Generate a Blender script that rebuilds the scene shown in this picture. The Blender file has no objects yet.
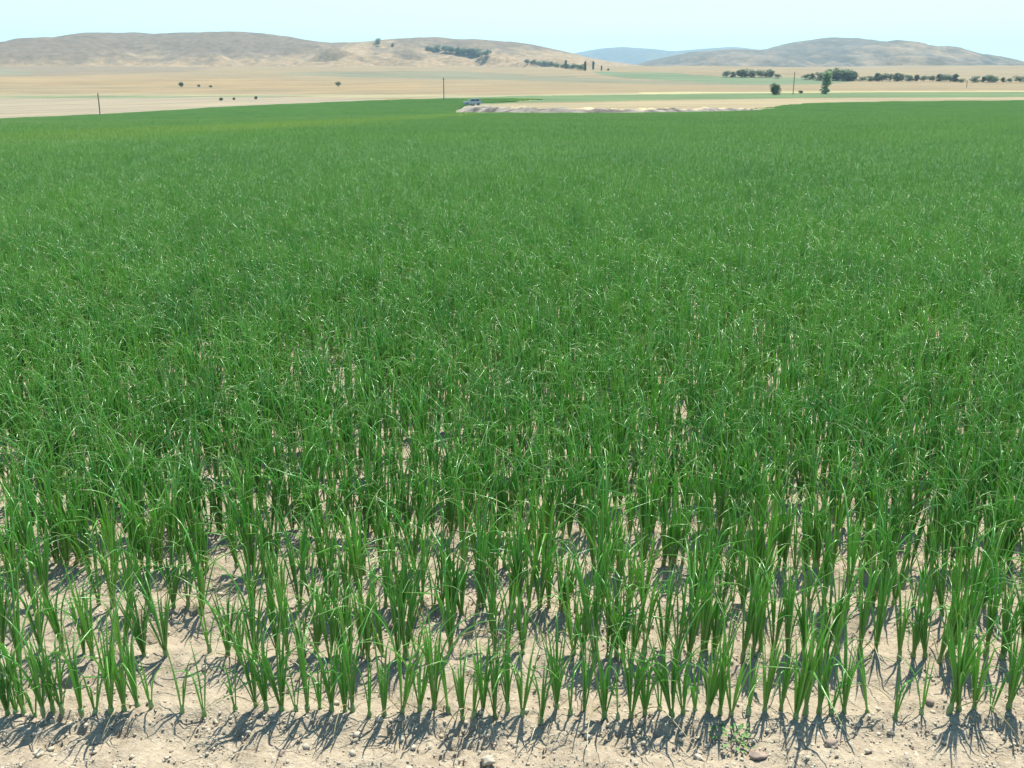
import bpy, math, random
import numpy as np
from mathutils import Vector, Matrix

random.seed(7)
rng = np.random.default_rng(7)
scene = bpy.context.scene
COL = scene.collection
R = math.radians

# ------------------------------------------------------------------ helpers
def smooth(a, b, x):
    t = np.clip((np.asarray(x, float) - a) / (b - a), 0, 1)
    return t * t * (3 - 2 * t)

def _hash(ix, iy, seed):
    h = (ix.astype(np.int64) * 374761393 + iy.astype(np.int64) * 668265263 + seed * 974711) & 0xFFFFFFFF
    h = ((h ^ (h >> 13)) * 1274126177) & 0xFFFFFFFF
    h = h ^ (h >> 16)
    return (h & 0xFFFFFF) / float(0xFFFFFF)

def vnoise(x, y, seed=0):
    x = np.asarray(x, float); y = np.asarray(y, float)
    ix = np.floor(x); iy = np.floor(y); fx = x - ix; fy = y - iy
    fx = fx * fx * (3 - 2 * fx); fy = fy * fy * (3 - 2 * fy)
    a = _hash(ix, iy, seed); b = _hash(ix + 1, iy, seed); c = _hash(ix, iy + 1, seed); d = _hash(ix + 1, iy + 1, seed)
    return (a + (b - a) * fx) * (1 - fy) + (c + (d - c) * fx) * fy - 0.5

def fbm(x, y, octaves=4, seed=0, gain=0.5):
    s = 0; a = 1.0
    for k in range(octaves):
        s = s + a * vnoise(x * 2 ** k, y * 2 ** k, seed + k * 17)
        a *= gain
    return s

class MB:
    """collects vertices, faces and per-vertex attributes of one mesh"""
    def __init__(self):
        self.v = []; self.f = []; self.t = []; self.r = []; self.n = 0; self.mi = []
    def add(self, v, f, t=None, r=0.0, mi=0):
        v = np.asarray(v, float)
        self.v.append(v); self.t.append(np.zeros(len(v)) if t is None else np.asarray(t, float))
        self.r.append(np.full(len(v), r) if np.isscalar(r) else np.asarray(r, float))
        for q in f:
            self.f.append(tuple(int(i) + self.n for i in q)); self.mi.append(mi)
        self.n += len(v)
    def arrays(self):
        return np.concatenate(self.v), self.f, np.concatenate(self.t), np.concatenate(self.r)
    def mesh(self, name, mats, shade=True):
        v, f, t, r = self.arrays()
        me = bpy.data.meshes.new(name)
        me.from_pydata(v.tolist(), [], f)
        a = me.attributes.new('along', 'FLOAT', 'POINT'); a.data.foreach_set('value', t)
        a = me.attributes.new('vary', 'FLOAT', 'POINT'); a.data.foreach_set('value', r)
        for m in (mats if isinstance(mats, (list, tuple)) else [mats]): me.materials.append(m)
        me.polygons.foreach_set('material_index', self.mi)
        me.polygons.foreach_set('use_smooth', [shade] * len(f))
        me.update()
        return me

def obj(name, me, parent=None, loc=None, rz=0.0, sc=None):
    o = bpy.data.objects.new(name, me); COL.objects.link(o)
    if parent is not None: o.parent = parent
    if loc is not None: o.location = loc
    if rz: o.rotation_euler = (0, 0, rz)
    if sc is not None: o.scale = sc if hasattr(sc, '__len__') else (sc, sc, sc)
    return o

def tag(o, label=None, cat=None, group=None, kind=None):
    if label: o['label'] = label
    if cat: o['category'] = cat
    if group: o['group'] = group
    if kind: o['kind'] = kind
    return o

def box_vf(x0, x1, y0, y1, z0, z1):
    v = [(x0,y0,z0),(x1,y0,z0),(x1,y1,z0),(x0,y1,z0),(x0,y0,z1),(x1,y0,z1),(x1,y1,z1),(x0,y1,z1)]
    f = [(0,3,2,1),(4,5,6,7),(0,1,5,4),(1,2,6,5),(2,3,7,6),(3,0,4,7)]
    return v, f

def tube_vf(pts, rad, sides=6, cap=True):
    pts = np.asarray(pts, float); n = len(pts)
    rad = np.full(n, rad) if np.isscalar(rad) else np.asarray(rad, float)
    d = np.gradient(pts, axis=0); d /= np.linalg.norm(d, axis=1)[:, None]
    v = []
    for i in range(n):
        ref = np.array([0, 0, 1.0]) if abs(d[i][2]) < 0.9 else np.array([1.0, 0, 0])
        a = np.cross(d[i], ref); a /= np.linalg.norm(a); b = np.cross(d[i], a)
        for k in range(sides):
            an = 2 * math.pi * k / sides
            v.append(pts[i] + rad[i] * (a * math.cos(an) + b * math.sin(an)))
    f = [(i*sides+k, i*sides+(k+1) % sides, (i+1)*sides+(k+1) % sides, (i+1)*sides+k) for i in range(n-1) for k in range(sides)]
    if cap:
        f.append(tuple(range(sides))); f.append(tuple((n-1)*sides + k for k in reversed(range(sides))))
    return v, f

# ------------------------------------------------------------------ materials
def new_mat(name):
    m = bpy.data.materials.new(name); m.use_nodes = True
    nt = m.node_tree; nt.nodes.clear()
    out = nt.nodes.new('ShaderNodeOutputMaterial')
    return m, nt, out

def N(nt, kind, **kw):
    n = nt.nodes.new(kind)
    for k, v in kw.items():
        if k in n.inputs: n.inputs[k].default_value = v
        else: setattr(n, k, v)
    return n

def noise(nt, vec, scale, detail=4, rough=0.55):
    n = N(nt, 'ShaderNodeTexNoise', Scale=scale, Detail=detail, Roughness=rough)
    nt.links.new(vec, n.inputs['Vector']); return n.outputs['Fac']

def ramp(nt, fac, stops):
    r = nt.nodes.new('ShaderNodeValToRGB'); e = r.color_ramp.elements
    while len(e) < len(stops): e.new(0.5)
    for i, (p, c) in enumerate(stops):
        e[i].position = p; e[i].color = (*c, 1) if len(c) == 3 else c
    nt.links.new(fac, r.inputs['Fac']); return r.outputs['Color']

def mix(nt, fac, a, b, mode='MIX'):
    n = nt.nodes.new('ShaderNodeMix'); n.data_type = 'RGBA'; n.blend_type = mode
    if hasattr(fac, 'node'): nt.links.new(fac, n.inputs[0])
    else: n.inputs[0].default_value = fac
    for s, v in ((6, a), (7, b)):
        if hasattr(v, 'node'): nt.links.new(v, n.inputs[s])
        else: n.inputs[s].default_value = (*v, 1)
    return n.outputs[2]

def maprange(nt, v, a, b, c=0.0, d=1.0):
    n = nt.nodes.new('ShaderNodeMapRange')
    nt.links.new(v, n.inputs[0])
    for i, x in enumerate((a, b, c, d)): n.inputs[i+1].default_value = x
    return n.outputs[0]

def plain(name, color, rough=0.7, metal=0.0, var=0.12, scale=8.0, spec=0.5):
    m, nt, out = new_mat(name)
    b = N(nt, 'ShaderNodeBsdfPrincipled', Roughness=rough, Metallic=metal)
    b.inputs['Specular IOR Level'].default_value = spec
    tc = nt.nodes.new('ShaderNodeTexCoord')
    f = noise(nt, tc.outputs['Object'], scale)
    lo = tuple(c * (1 - var) for c in color); hi = tuple(min(1, c * (1 + var)) for c in color)
    nt.links.new(ramp(nt, f, [(0.3, lo), (0.7, hi)]), b.inputs['Base Color'])
    nt.links.new(b.outputs[0], out.inputs[0])
    return m

def attr(nt, name):
    a = nt.nodes.new('ShaderNodeAttribute'); a.attribute_name = name; return a

def leaf_material(name, c_low, c_mid, c_hi, base_col, tip_col, trans=0.3, rough=0.32, streak=None, wax=0.0):
    m, nt, out = new_mat(name)
    b = N(nt, 'ShaderNodeBsdfPrincipled', Roughness=rough)
    b.inputs['Specular IOR Level'].default_value = 0.5
    if wax:
        b.inputs['Specular IOR Level'].default_value = 0.75
        b.inputs['Sheen Weight'].default_value = wax; b.inputs['Sheen Roughness'].default_value = .45; b.inputs['Sheen Tint'].default_value = (.85, 1.0, .75, 1)
        b.inputs['Coat Weight'].default_value = .4; b.inputs['Coat Roughness'].default_value = .2
    al = attr(nt, 'along').outputs['Fac']; va = attr(nt, 'vary').outputs['Fac']
    oi = nt.nodes.new('ShaderNodeObjectInfo')
    geo = nt.nodes.new('ShaderNodeNewGeometry')
    big = noise(nt, geo.outputs['Position'], 0.09, 3)
    s = N(nt, 'ShaderNodeMath', operation='ADD'); nt.links.new(va, s.inputs[0]); nt.links.new(big, s.inputs[1])
    s1 = N(nt, 'ShaderNodeMath', operation='ADD'); nt.links.new(s.outputs[0], s1.inputs[0])
    o2 = N(nt, 'ShaderNodeMath', operation='MULTIPLY'); nt.links.new(oi.outputs['Random'], o2.inputs[0]); o2.inputs[1].default_value = 0.35
    nt.links.new(o2.outputs[0], s1.inputs[1])
    s2 = N(nt, 'ShaderNodeMath', operation='MULTIPLY'); nt.links.new(s1.outputs[0], s2.inputs[0]); s2.inputs[1].default_value = 0.6
    col = ramp(nt, s2.outputs[0], [(0.25, c_low), (0.6, c_mid), (0.95, c_hi)])
    col = mix(nt, maprange(nt, al, 0.0, 0.22, 0.85, 0.0), col, base_col)
    tip = maprange(nt, al, 0.80, 1.0, 0.0, 0.8)
    col = mix(nt, tip, col, tip_col)
    # a few withered, straw coloured leaves
    dry = maprange(nt, va, 1.5, 1.6, 0.0, 1.0)
    col = mix(nt, dry, col, (0.42, 0.34, 0.18))
    if streak is not None: col = streak(nt, geo, col)
    nt.links.new(col, b.inputs['Base Color'])
    tr = nt.nodes.new('ShaderNodeBsdfTranslucent')
    tcol = mix(nt, 1.0, col, (1.05, 1.25, 0.48), 'MULTIPLY')
    g = N(nt, 'ShaderNodeGamma', Gamma=0.8); nt.links.new(tcol, g.inputs[0])
    nt.links.new(g.outputs[0], tr.inputs['Color'])
    ms = N(nt, 'ShaderNodeMixShader', Fac=trans)
    nt.links.new(b.outputs[0], ms.inputs[1]); nt.links.new(tr.outputs[0], ms.inputs[2])
    nt.links.new(ms.outputs[0], out.inputs[0])
    return m

# ------------------------------------------------------------------ camera
CAM_H = 1.75; F = 995.6; HOR = 84.0
PITCH = math.atan((384 - HOR) / F)
cd = bpy.data.cameras.new('camera'); cam = bpy.data.objects.new('camera', cd); COL.objects.link(cam)
cam.location = (0, 0, CAM_H); cam.rotation_euler = (R(90) - PITCH, 0, 0)
cd.sensor_width = 36; cd.lens = F / 1024 * 36; cd.clip_start = 0.05; cd.clip_end = 40000
scene.camera = cam

def ray(px, py):
    u = (px - 512) / F; w = (384 - py) / F
    return np.array([u, math.cos(PITCH) + w * math.sin(PITCH), -math.sin(PITCH) + w * math.cos(PITCH)])

# ------------------------------------------------------------------ terrain
_PY = np.array([-20000, 0, 8, 30, 80, 170, 235, 300, 350, 400, 450, 700, 1000, 1500, 2000, 3000, 6000, 30000], float)
_PZ = np.array([0, 0, 0, -.25, -1.3, -3.05, -3.3, -3.15, -2.7, -2.05, -1.4, 1.6, 9, 24, 34, 45, 60, 60], float)
def profile(y):
    y = np.asarray(y, float); s = 0
    for k, w in ((-1, .25), (0, .5), (1, .25)):
        s = s + w * np.interp(y * (1 + 0.05 * k), _PY, _PZ)
    return s
def ground_z(x, y):
    x = np.asarray(x, float); y = np.asarray(y, float)
    z = profile(y)
    ax = np.clip(-x, 0, None); ax = np.where(ax > 260, 260 + (ax - 260) * 0.2, ax)
    z = z - 0.028 * np.sqrt(ax ** 2 + 1) * smooth(40, 200, y) * (1 - smooth(420, 800, y)) + 0.028 * smooth(40, 200, y) * (1 - smooth(420, 800, y))
    far = smooth(330, 900, y)
    z = z + far * (fbm(x / 260, y / 260, 3, 5) * 5.0 + fbm(x / 60, y / 60, 2, 9) * 0.7)
    return z

def prof(pts, Y):   # silhouette points -> crest heights at distance Y
    p = np.array(pts, float)
    return (p[:, 0] - 512) / (F * 1.0445) * Y, CAM_H + (HOR - p[:, 1]) / (F * 1.0905) * Y

CREST_A = [(-700, 70), (-400, 55), (-200, 50), (-80, 47), (0, 46), (40, 45.5), (60, 42), (90, 36), (112, 33.2), (150, 34), (170, 35), (200, 33.2),
           (250, 33), (270, 34.5), (300, 39), (330, 43), (346, 43.5), (370, 42), (400, 40), (430, 38.5), (450, 39), (500, 42), (520, 43.5),
           (545, 48), (575, 55), (600, 60), (640, 66), (700, 72), (740, 78), (800, 90), (900, 110), (1500, 200)]
CREST_B = [(400, 120), (560, 95), (620, 70), (645, 62), (670, 56.5), (690, 52.5), (720, 50.5), (750, 51), (768, 49.5), (785, 44.5), (800, 41), (820, 39),
           (840, 38.8), (860, 41.5), (890, 47.5), (920, 54), (960, 62), (1000, 71), (1024, 75.5), (1100, 84), (1300, 95), (1800, 110)]
CREST_C = [(200, 90), (420, 75), (540, 60), (585, 51.5), (602, 48.6), (620, 47.6), (648, 49.5), (668, 51.5), (690, 50), (730, 47), (770, 52), (900, 62), (1100, 80)]
YA, YB, YC = 2400.0, 3600.0, 7600.0
def hill(crest, Yc, y0, y1, amp, gs, seed):
    cx, cz = prof(crest, Yc)
    fine = np.linspace(cx[0], cx[-1], 1200); fz = np.interp(fine, cx, cz)
    k = np.exp(-np.linspace(-2, 2, 15) ** 2); k /= k.sum()
    fz = np.convolve(np.pad(fz, 7, mode='edge'), k, mode='valid')
    def h(x, y):
        x = np.asarray(x, float); y = np.asarray(y, float)
        c = np.interp(x, fine, fz)
        s = np.where(y < Yc, np.clip((y - y0) / (Yc - y0), 0, 1), np.clip((y1 - y) / (y1 - Yc), 0, 1))
        s = np.sin(s * math.pi / 2) ** 1.9
        base = ground_z(x, y) - 6
        z = base + (c - base) * s
        wob = x + fbm(x / (gs * 2), y / (gs * 2), 2, seed + 3) * gs
        gul = np.clip(np.abs(fbm(wob / gs, y / (gs * 2.6), 4, seed)), 0, .55) - 0.55
        return z + amp * gul * np.sin(np.clip(s, 0, 1) * math.pi) ** .8 + amp * 0.04 * fbm(x / (gs * .25), y / (gs * .25), 3, seed + 7) * s
    return h
hill_a = hill(CREST_A, YA, 1350, 3900, 75, 170, 11)
hill_b = hill(CREST_B, YB, 1900, 6200, 110, 240, 23)
hill_c = hill(CREST_C, YC, 6000, 9500, 80, 700, 37)

def surf(x, y, hills=True):
    z = ground_z(x, y)
    if hills: z = np.maximum(np.maximum(z, hill_a(x, y)), np.maximum(hill_b(x, y), hill_c(x, y)))
    return z

_YS = np.exp(np.linspace(math.log(1.5), math.log(11000), 5000))
def hit(px, py, up=0.0, hills=True):
    """the point of the land seen at a place of the photograph"""
    d = ray(px, py); x = d[0] / d[1] * _YS; z = CAM_H + d[2] / d[1] * _YS
    k = np.nonzero(surf(x, _YS, hills) + up >= z)[0]
    i = k[0] if len(k) else len(_YS) - 1
    return np.array([x[i], _YS[i], float(surf(x[i], _YS[i], hills))])

def inside(poly, x, y):
    x = np.asarray(x); y = np.asarray(y); c = np.zeros(x.shape, bool)
    n = len(poly); j = n - 1
    for i in range(n):
        xi, yi = poly[i]; xj, yj = poly[j]
        if yi != yj:
            c ^= ((yi > y) != (yj > y)) & (x < (xj - xi) * (y - yi) / (yj - yi) + xi)
        j = i
    return c
def poly_at(pts, up=0.0):
    out = []
    for i in range(len(pts)):
        a = np.array(pts[i], float); b = np.array(pts[(i + 1) % len(pts)], float)
        n = max(1, int(abs(b[0] - a[0]) / 40))
        for k in range(n):
            p = a + (b - a) * k / n
            out.append(tuple(hit(p[0], p[1], up, False)[:2]))
    return out

# the crop stands inside this outline, except on the bare strip and its bank
edge_px = [(-330, 134), (-150, 125), (0, 118), (100, 113.7), (230, 106), (330, 101.8), (384, 99.6), (440, 98.3), (512, 98), (600, 97.5), (700, 96.6), (800, 96.2),
           (1024, 95.8), (1150, 95.6)]
strip_px = [(452, 108), (470, 103.6), (520, 102.8), (580, 102), (640, 100.2), (768, 97.8), (1024, 96.4), (1150, 96), (1150, 99.2), (1024, 99.8), (900, 100.6),
            (850, 101.4), (800, 103), (772, 106.5), (755, 109.2), (700, 110.2), (640, 111.4), (560, 112), (470, 112)]
STRIP = [tuple(hit(a, b, .3, False)[:2]) for a, b in strip_px]
edge_px = [p for p in edge_px if p[0] < 445] + [(500, 98.1), (540, 98.6), (500, 101), (478, 103), (458, 105.5), (458, 110), (470, 112.6), (560, 112.6), (640, 112), (700, 110.8), (755, 109.6), (772, 107), (800, 103.4), (850, 101.7),
           (900, 100.8), (1024, 99.9), (1150, 99.3)]
FIELD = [(-60, 1.9), (60, 1.9)] + [tuple(hit(a, b, .4, False)[:2]) for a, b in reversed(edge_px)]

# ground mesh: one sheet, fine at the feet, coarser outwards to beyond the horizon
def graded(start, step, ratio, end, maxstep=1e9):
    o = []; x = start; s = step
    while x < end:
        o.append(x); x += s; s = min(s * ratio, maxstep)
    o.append(end); return o
xs_p = graded(2.4, .016, 1.035, 60, 3.0) + graded(63, 3.2, 1.0, 210) + graded(214, 5, 1.006, 900, 12) + graded(915, 16, 1.03, 14000)
xs = np.array([-v for v in reversed(xs_p)] + list(np.arange(-2.384, 2.39, .016)) + xs_p)
ys = np.array(sorted(-v for v in graded(0.2, .3, 1.25, 600)) + list(np.arange(0.0, 1.7, .06)) + list(np.arange(1.72, 4.4, .014)) + graded(4.41, .016, 1.012, 14000))
X, Y = np.meshgrid(xs, ys)
Z = ground_z(X, Y)
ROW0, ROWS = 2.475, 0.30
near = (1 - smooth(20, 40, Y)) * (1 - smooth(20, 40, np.abs(X)))
fine = (1 - smooth(5, 8, Y)) * (1 - smooth(2.6, 4.5, np.abs(X)))
soil = fbm(X / .22, Y / .16, 3, 3) * .020 + fine * (np.clip(fbm(X / .07, Y / .07, 3, 41, .6), -.12, 1) * .032 + (np.abs(fbm(X / .05, Y / .05, 2, 51, .5)) - .2) * -.042 * (.4 + smooth(-.2, .3, fbm(X / .25, Y / .2, 2, 57))))
soil += .012 * np.cos((Y - ROW0) / ROWS * 2 * math.pi) * smooth(2.2, 2.5, Y)
soil += .022 * (1 - smooth(2.22, 2.36, Y)) * (0.7 + fbm(X / .3, Y / .3, 2, 61))
Z = Z + near * soil
def soil_z(x, y):
    iy = int(np.clip(np.searchsorted(ys, y), 1, len(ys) - 1)); ix = int(np.clip(np.searchsorted(xs, x), 1, len(xs) - 1))
    return float(Z[iy, ix])

TAN = np.array([.228, .176, .090]); SOIL = np.array([.405, .345, .250])
colr = np.zeros(X.shape + (3,)); colr[:] = TAN
zones = [
    ([(-400, 60), (270, 60), (262, 64), (222, 66.5), (190, 72), (100, 74), (62, 77), (0, 76.5), (-400, 76)], (.192, .150, .088)),
    ([(-60, 70), (8, 69), (34, 72), (26, 75), (-60, 75)], (.18, .17, .10)),
    ([(-400, 80), (-50, 77), (120, 75), (240, 79), (420, 84), (420, 90), (200, 90), (-400, 90)], (.25, .185, .09)),
    ([(-400, 88.3), (60, 87.2), (210, 86.4), (230, 87.2), (120, 88.2), (60, 89.2), (-400, 90)], (.20, .168, .092)),
    ([(265, 74), (330, 71.5), (440, 71), (520, 74), (640, 80.5), (700, 82), (780, 83), (780, 85.2), (700, 84.8), (600, 83), (500, 80), (420, 79), (340, 77)], (.165, .156, .088)),
    ([(592, 71.5), (640, 72.5), (700, 75.5), (760, 77), (850, 78.5), (850, 82), (800, 84.5), (740, 84), (690, 81.5), (630, 78.5), (602, 75)], (.115, .155, .072)),
    ([(-400, 94.2), (0, 94), (260, 94), (500, 95), (700, 91.5), (700, 94), (500, 97.5), (384, 98.3), (260, 96.5), (0, 97), (-400, 97)], (.26, .232, .125)),
    ([(-400, 96.6), (0, 96.2), (250, 95.8), (330, 96.4), (250, 97.2), (120, 98), (0, 98), (-400, 98.5)], (.145, .18, .08)),
    ([(-400, 98.3), (0, 97.9), (120, 97.9), (250, 97), (330, 98), (384, 98.6), (384, 100.5), (330, 103), (230, 107), (100, 115), (0, 119.5), (-400, 138)], (.265, .222, .142)),
    ([(436, 98), (500, 96.6), (560, 95.6), (640, 94.6), (768, 93.2), (1024, 92), (1200, 91.5), (1200, 96.8), (1024, 97), (800, 98), (640, 100.5), (520, 103), (452, 107)], (.100, .152, .056)),
    ([(640, 92.3), (768, 91.7), (900, 90.8), (1100, 90.6), (1100, 91.3), (900, 92), (768, 93), (640, 94)], (.34, .31, .15)),
]
for pts, c in zones:
    if True:
        P = poly_at(pts)
        b = (Y > 100) & (Y < 3000)
        sel = np.zeros(X.shape, bool); jx = X[b] + 0; jy = Y[b] + fbm(X[b] / 25, Y[b] / 25, 3, 71) * Y[b] * .012
        sel[b] = inside(P, jx, jy); colr[sel] = c
fld = inside(FIELD, X, Y) | ((Y < 60) & (Y > -600)); colr[fld] = SOIL
st = inside(STRIP, X, Y); colr[st] = (.27, .222, .122)
nx, ny = len(xs), len(ys)
ii = np.arange(nx * ny).reshape(ny, nx)
quads = np.stack([ii[:-1, :-1], ii[:-1, 1:], ii[1:, 1:], ii[1:, :-1]], -1).reshape(-1, 4)
def grid_mesh(name, V, Q, mat, colors=None):
    me = bpy.data.meshes.new(name)
    me.vertices.add(len(V)); me.vertices.foreach_set('co', V.astype(np.float32).ravel())
    me.loops.add(Q.size); me.loops.foreach_set('vertex_index', Q.astype(np.int32).ravel())
    me.polygons.add(len(Q)); me.polygons.foreach_set('loop_start', np.arange(0, Q.size, 4, dtype=np.int32))
    me.polygons.foreach_set('loop_total', np.full(len(Q), 4, np.int32))
    me.polygons.foreach_set('use_smooth', np.ones(len(Q), bool))
    if colors is not None:
        a = me.attributes.new('zone', 'FLOAT_COLOR', 'POINT')
        a.data.foreach_set('color', np.concatenate([colors, np.ones((len(V), 1))], 1).astype(np.float32).ravel())
    me.materials.append(mat); me.update(calc_edges=True); me.validate()
    return me

def ground_material():
    m, nt, out = new_mat('soil_and_dry_land')
    b = N(nt, 'ShaderNodeBsdfPrincipled', Roughness=0.95); b.inputs['Specular IOR Level'].default_value = 0.15
    geo = nt.nodes.new('ShaderNodeNewGeometry'); pos = geo.outputs['Position']
    col = attr(nt, 'zone').outputs['Color']
    n1 = noise(nt, pos, 9.0, 6); n2 = noise(nt, pos, 55.0, 4, 0.7); n3 = noise(nt, pos, 0.035, 5, 0.6)
    mp = N(nt, 'ShaderNodeMapping'); mp.inputs['Scale'].default_value = (.012, .05, .05); nt.links.new(pos, mp.inputs[0])
    n4 = noise(nt, mp.outputs[0], 1.0, 6, 0.65)
    col = mix(nt, 1.0, col, ramp(nt, n1, [(0.25, (.80, .77, .74)), (0.75, (1.12, 1.1, 1.08))]), 'MULTIPLY')
    col = mix(nt, 1.0, col, ramp(nt, n2, [(0.3, (.76, .74, .72)), (0.68, (1.14, 1.14, 1.13))]), 'MULTIPLY')
    col = mix(nt, 1.0, col, ramp(nt, n3, [(0.3, (.9, .9, .92)), (0.7, (1.07, 1.06, 1.04))]), 'MULTIPLY')
    col = mix(nt, 1.0, col, ramp(nt, n4, [(0.3, (.70, .71, .72)), (0.65, (1.12, 1.11, 1.08))]), 'MULTIPLY')
    nt.links.new(col, b.inputs['Base Color'])
    bp = N(nt, 'ShaderNodeBump', Strength=1.0, Distance=0.014); nt.links.new(n2, bp.inputs['Height'])
    nt.links.new(bp.outputs[0], b.inputs['Normal']); nt.links.new(b.outputs[0], out.inputs[0])
    return m
gm = ground_material()
g = obj('ground', grid_mesh('ground', np.stack([X, Y, Z], -1).reshape(-1, 3), quads, gm, colr.reshape(-1, 3)))
tag(g, kind='structure')

# ------------------------------------------------------------------ hills
def hill_material(name, sage, tan, scale, tan_bias, rock=(.30, .26, .22)):
    m, nt, out = new_mat(name)
    b = N(nt, 'ShaderNodeBsdfPrincipled', Roughness=0.95); b.inputs['Specular IOR Level'].default_value = 0.1
    geo = nt.nodes.new('ShaderNodeNewGeometry')
    mp = N(nt, 'ShaderNodeMapping'); mp.inputs['Scale'].default_value = (scale, scale * .45, scale * 2.2); nt.links.new(geo.outputs['Position'], mp.inputs[0])
    big = noise(nt, mp.outputs[0], 1.0, 5, 0.6); mid = noise(nt, mp.outputs[0], 4.2, 7, 0.72); small = noise(nt, mp.outputs[0], 15.0, 5, 0.75)
    z = attr(nt, 'tan').outputs['Fac']
    s = N(nt, 'ShaderNodeMath', operation='ADD'); nt.links.new(big, s.inputs[0]); nt.links.new(z, s.inputs[1])
    s2 = N(nt, 'ShaderNodeMath', operation='ADD'); nt.links.new(s.outputs[0], s2.inputs[0])
    m2 = N(nt, 'ShaderNodeMath', operation='MULTIPLY_ADD'); nt.links.new(mid, m2.inputs[0]); m2.inputs[1].default_value = 1.5; m2.inputs[2].default_value = -0.75 + tan_bias
    nt.links.new(m2.outputs[0], s2.inputs[1])
    col = ramp(nt, s2.outputs[0], [(0.36, sage), (0.52, rock), (0.68, tan)])
    col = mix(nt, 1.0, col, ramp(nt, small, [(0.35, (.55, .57, .55)), (0.65, (1.25, 1.22, 1.18))]), 'MULTIPLY')
    nt.links.new(col, b.inputs['Base Color']); nt.links.new(b.outputs[0], out.inputs[0])
    return m
def hill_object(name, h, x0, x1, y0, y1, nx, ny, mat, tanf):
    a = np.linspace(x0, x1, nx); c = np.linspace(y0, y1, ny); XX, YY = np.meshgrid(a, c); ZZ = h(XX, YY)
    k = np.arange(nx * ny).reshape(ny, nx)
    q = np.stack([k[:-1, :-1], k[:-1, 1:], k[1:, 1:], k[1:, :-1]], -1).reshape(-1, 4)
    me = grid_mesh(name, np.stack([XX, YY, ZZ], -1).reshape(-1, 3), q, mat)
    at = me.attributes.new('tan', 'FLOAT', 'POINT'); at.data.foreach_set('value', tanf(XX, YY, ZZ).ravel().astype(np.float32))
    return tag(obj(name, me), kind='structure')
def tan_a(x, y, z):
    px = 512 + x / y * F * 1.0445; rel = (z - profile(y)) / 100
    t = 0.30 - 0.95 * rel
    t = t + 0.22 * smooth(260, 380, px) + 0.1 * smooth(380, 600, px) - .12 * smooth(440, 520, px) * smooth(.1, .4, rel)
    t = t - 0.16 * np.exp(-((px - 40) / 70) ** 2) - 0.16 * np.exp(-((px - 215) / 40) ** 2) * smooth(0.1, .25, rel)
    return t - 0.12 + smooth(215, 300, px) * .5 * (1 - smooth(0, .16, rel))
hill_object('hills', hill_a, -3300, 950, 1340, 3890, 520, 230,
            hill_material('sagebrush_hillside', (.138, .103, .064), (.255, .180, .098), .0056, .0, (.185, .138, .083)), tan_a)
hill_object('butte', hill_b, -600, 4200, 1900, 6190, 440, 220,
            hill_material('grey_butte_slope', (.095, .080, .052), (.215, .155, .09), .0036, -.05, (.138, .110, .072)), lambda x, y, z: 0.08 - (z - profile(y)) / 900)
hill_object('mountains', hill_c, -3500, 6500, 6000, 9490, 260, 120,
            hill_material('far_mountain_slope', (.09, .092, .08), (.14, .13, .10), .0014, -.05, (.11, .105, .09)), lambda x, y, z: 0 * x)

# ------------------------------------------------------------------ earth bank and dry strip
def bank():
    line = [hit(px, 111.6 if px < 640 else 111.6 - (px - 640) * .02, 0.3, False) for px in np.linspace(452, 775, 120)]
    line = np.array(line); n = len(line)
    # keep a steady course
    yy = np.convolve(np.pad(line[:, 1], 12, mode='edge'), np.ones(25) / 25, 'valid')
    xx = np.linspace(line[0, 0], line[-1, 0], 300); yb = np.interp(xx, line[:, 0], yy)
    L = np.linspace(0, 1, 300)
    hgt = .85 * smooth(0, .05, L) * (1 - .5 * smooth(.15, .5, L)) * (1 - .55 * smooth(.7, 1, L)) + .05
    cross = np.linspace(0, 1, 26)
    V = np.zeros((26, 300, 3)); C = np.zeros((26, 300, 3))
    for i, c in enumerate(cross):
        w = 7.0 * c
        y = yb + w - .5
        s = smooth(0, .30, c) * (1 - .9 * smooth(.62, 1, c))
        lump = fbm(xx / 1.7, y / .9, 4, 91) * .6 * s + np.clip(fbm(xx / 4.5, y / 3, 2, 95), -.3, .6) * .6 * s
        V[i, :, 0] = xx + fbm(xx / 3, y / 3, 2, 99) * .4; V[i, :, 1] = y
        V[i, :, 2] = ground_z(xx, y) - .12 + s * hgt + lump * (.35 + .65 * hgt) + (.12 if 0 < i < 25 else -.1)
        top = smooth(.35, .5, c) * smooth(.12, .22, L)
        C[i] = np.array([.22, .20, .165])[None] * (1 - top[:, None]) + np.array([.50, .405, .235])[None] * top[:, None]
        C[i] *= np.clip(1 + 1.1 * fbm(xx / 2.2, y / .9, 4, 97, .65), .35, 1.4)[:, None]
    k = np.arange(26 * 300).reshape(26, 300)
    q = np.stack([k[:-1, :-1], k[:-1, 1:], k[1:, 1:], k[1:, :-1]], -1).reshape(-1, 4)
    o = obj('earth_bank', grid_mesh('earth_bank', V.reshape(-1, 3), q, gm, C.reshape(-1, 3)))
    tag(o, kind='structure')
bank()

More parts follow.
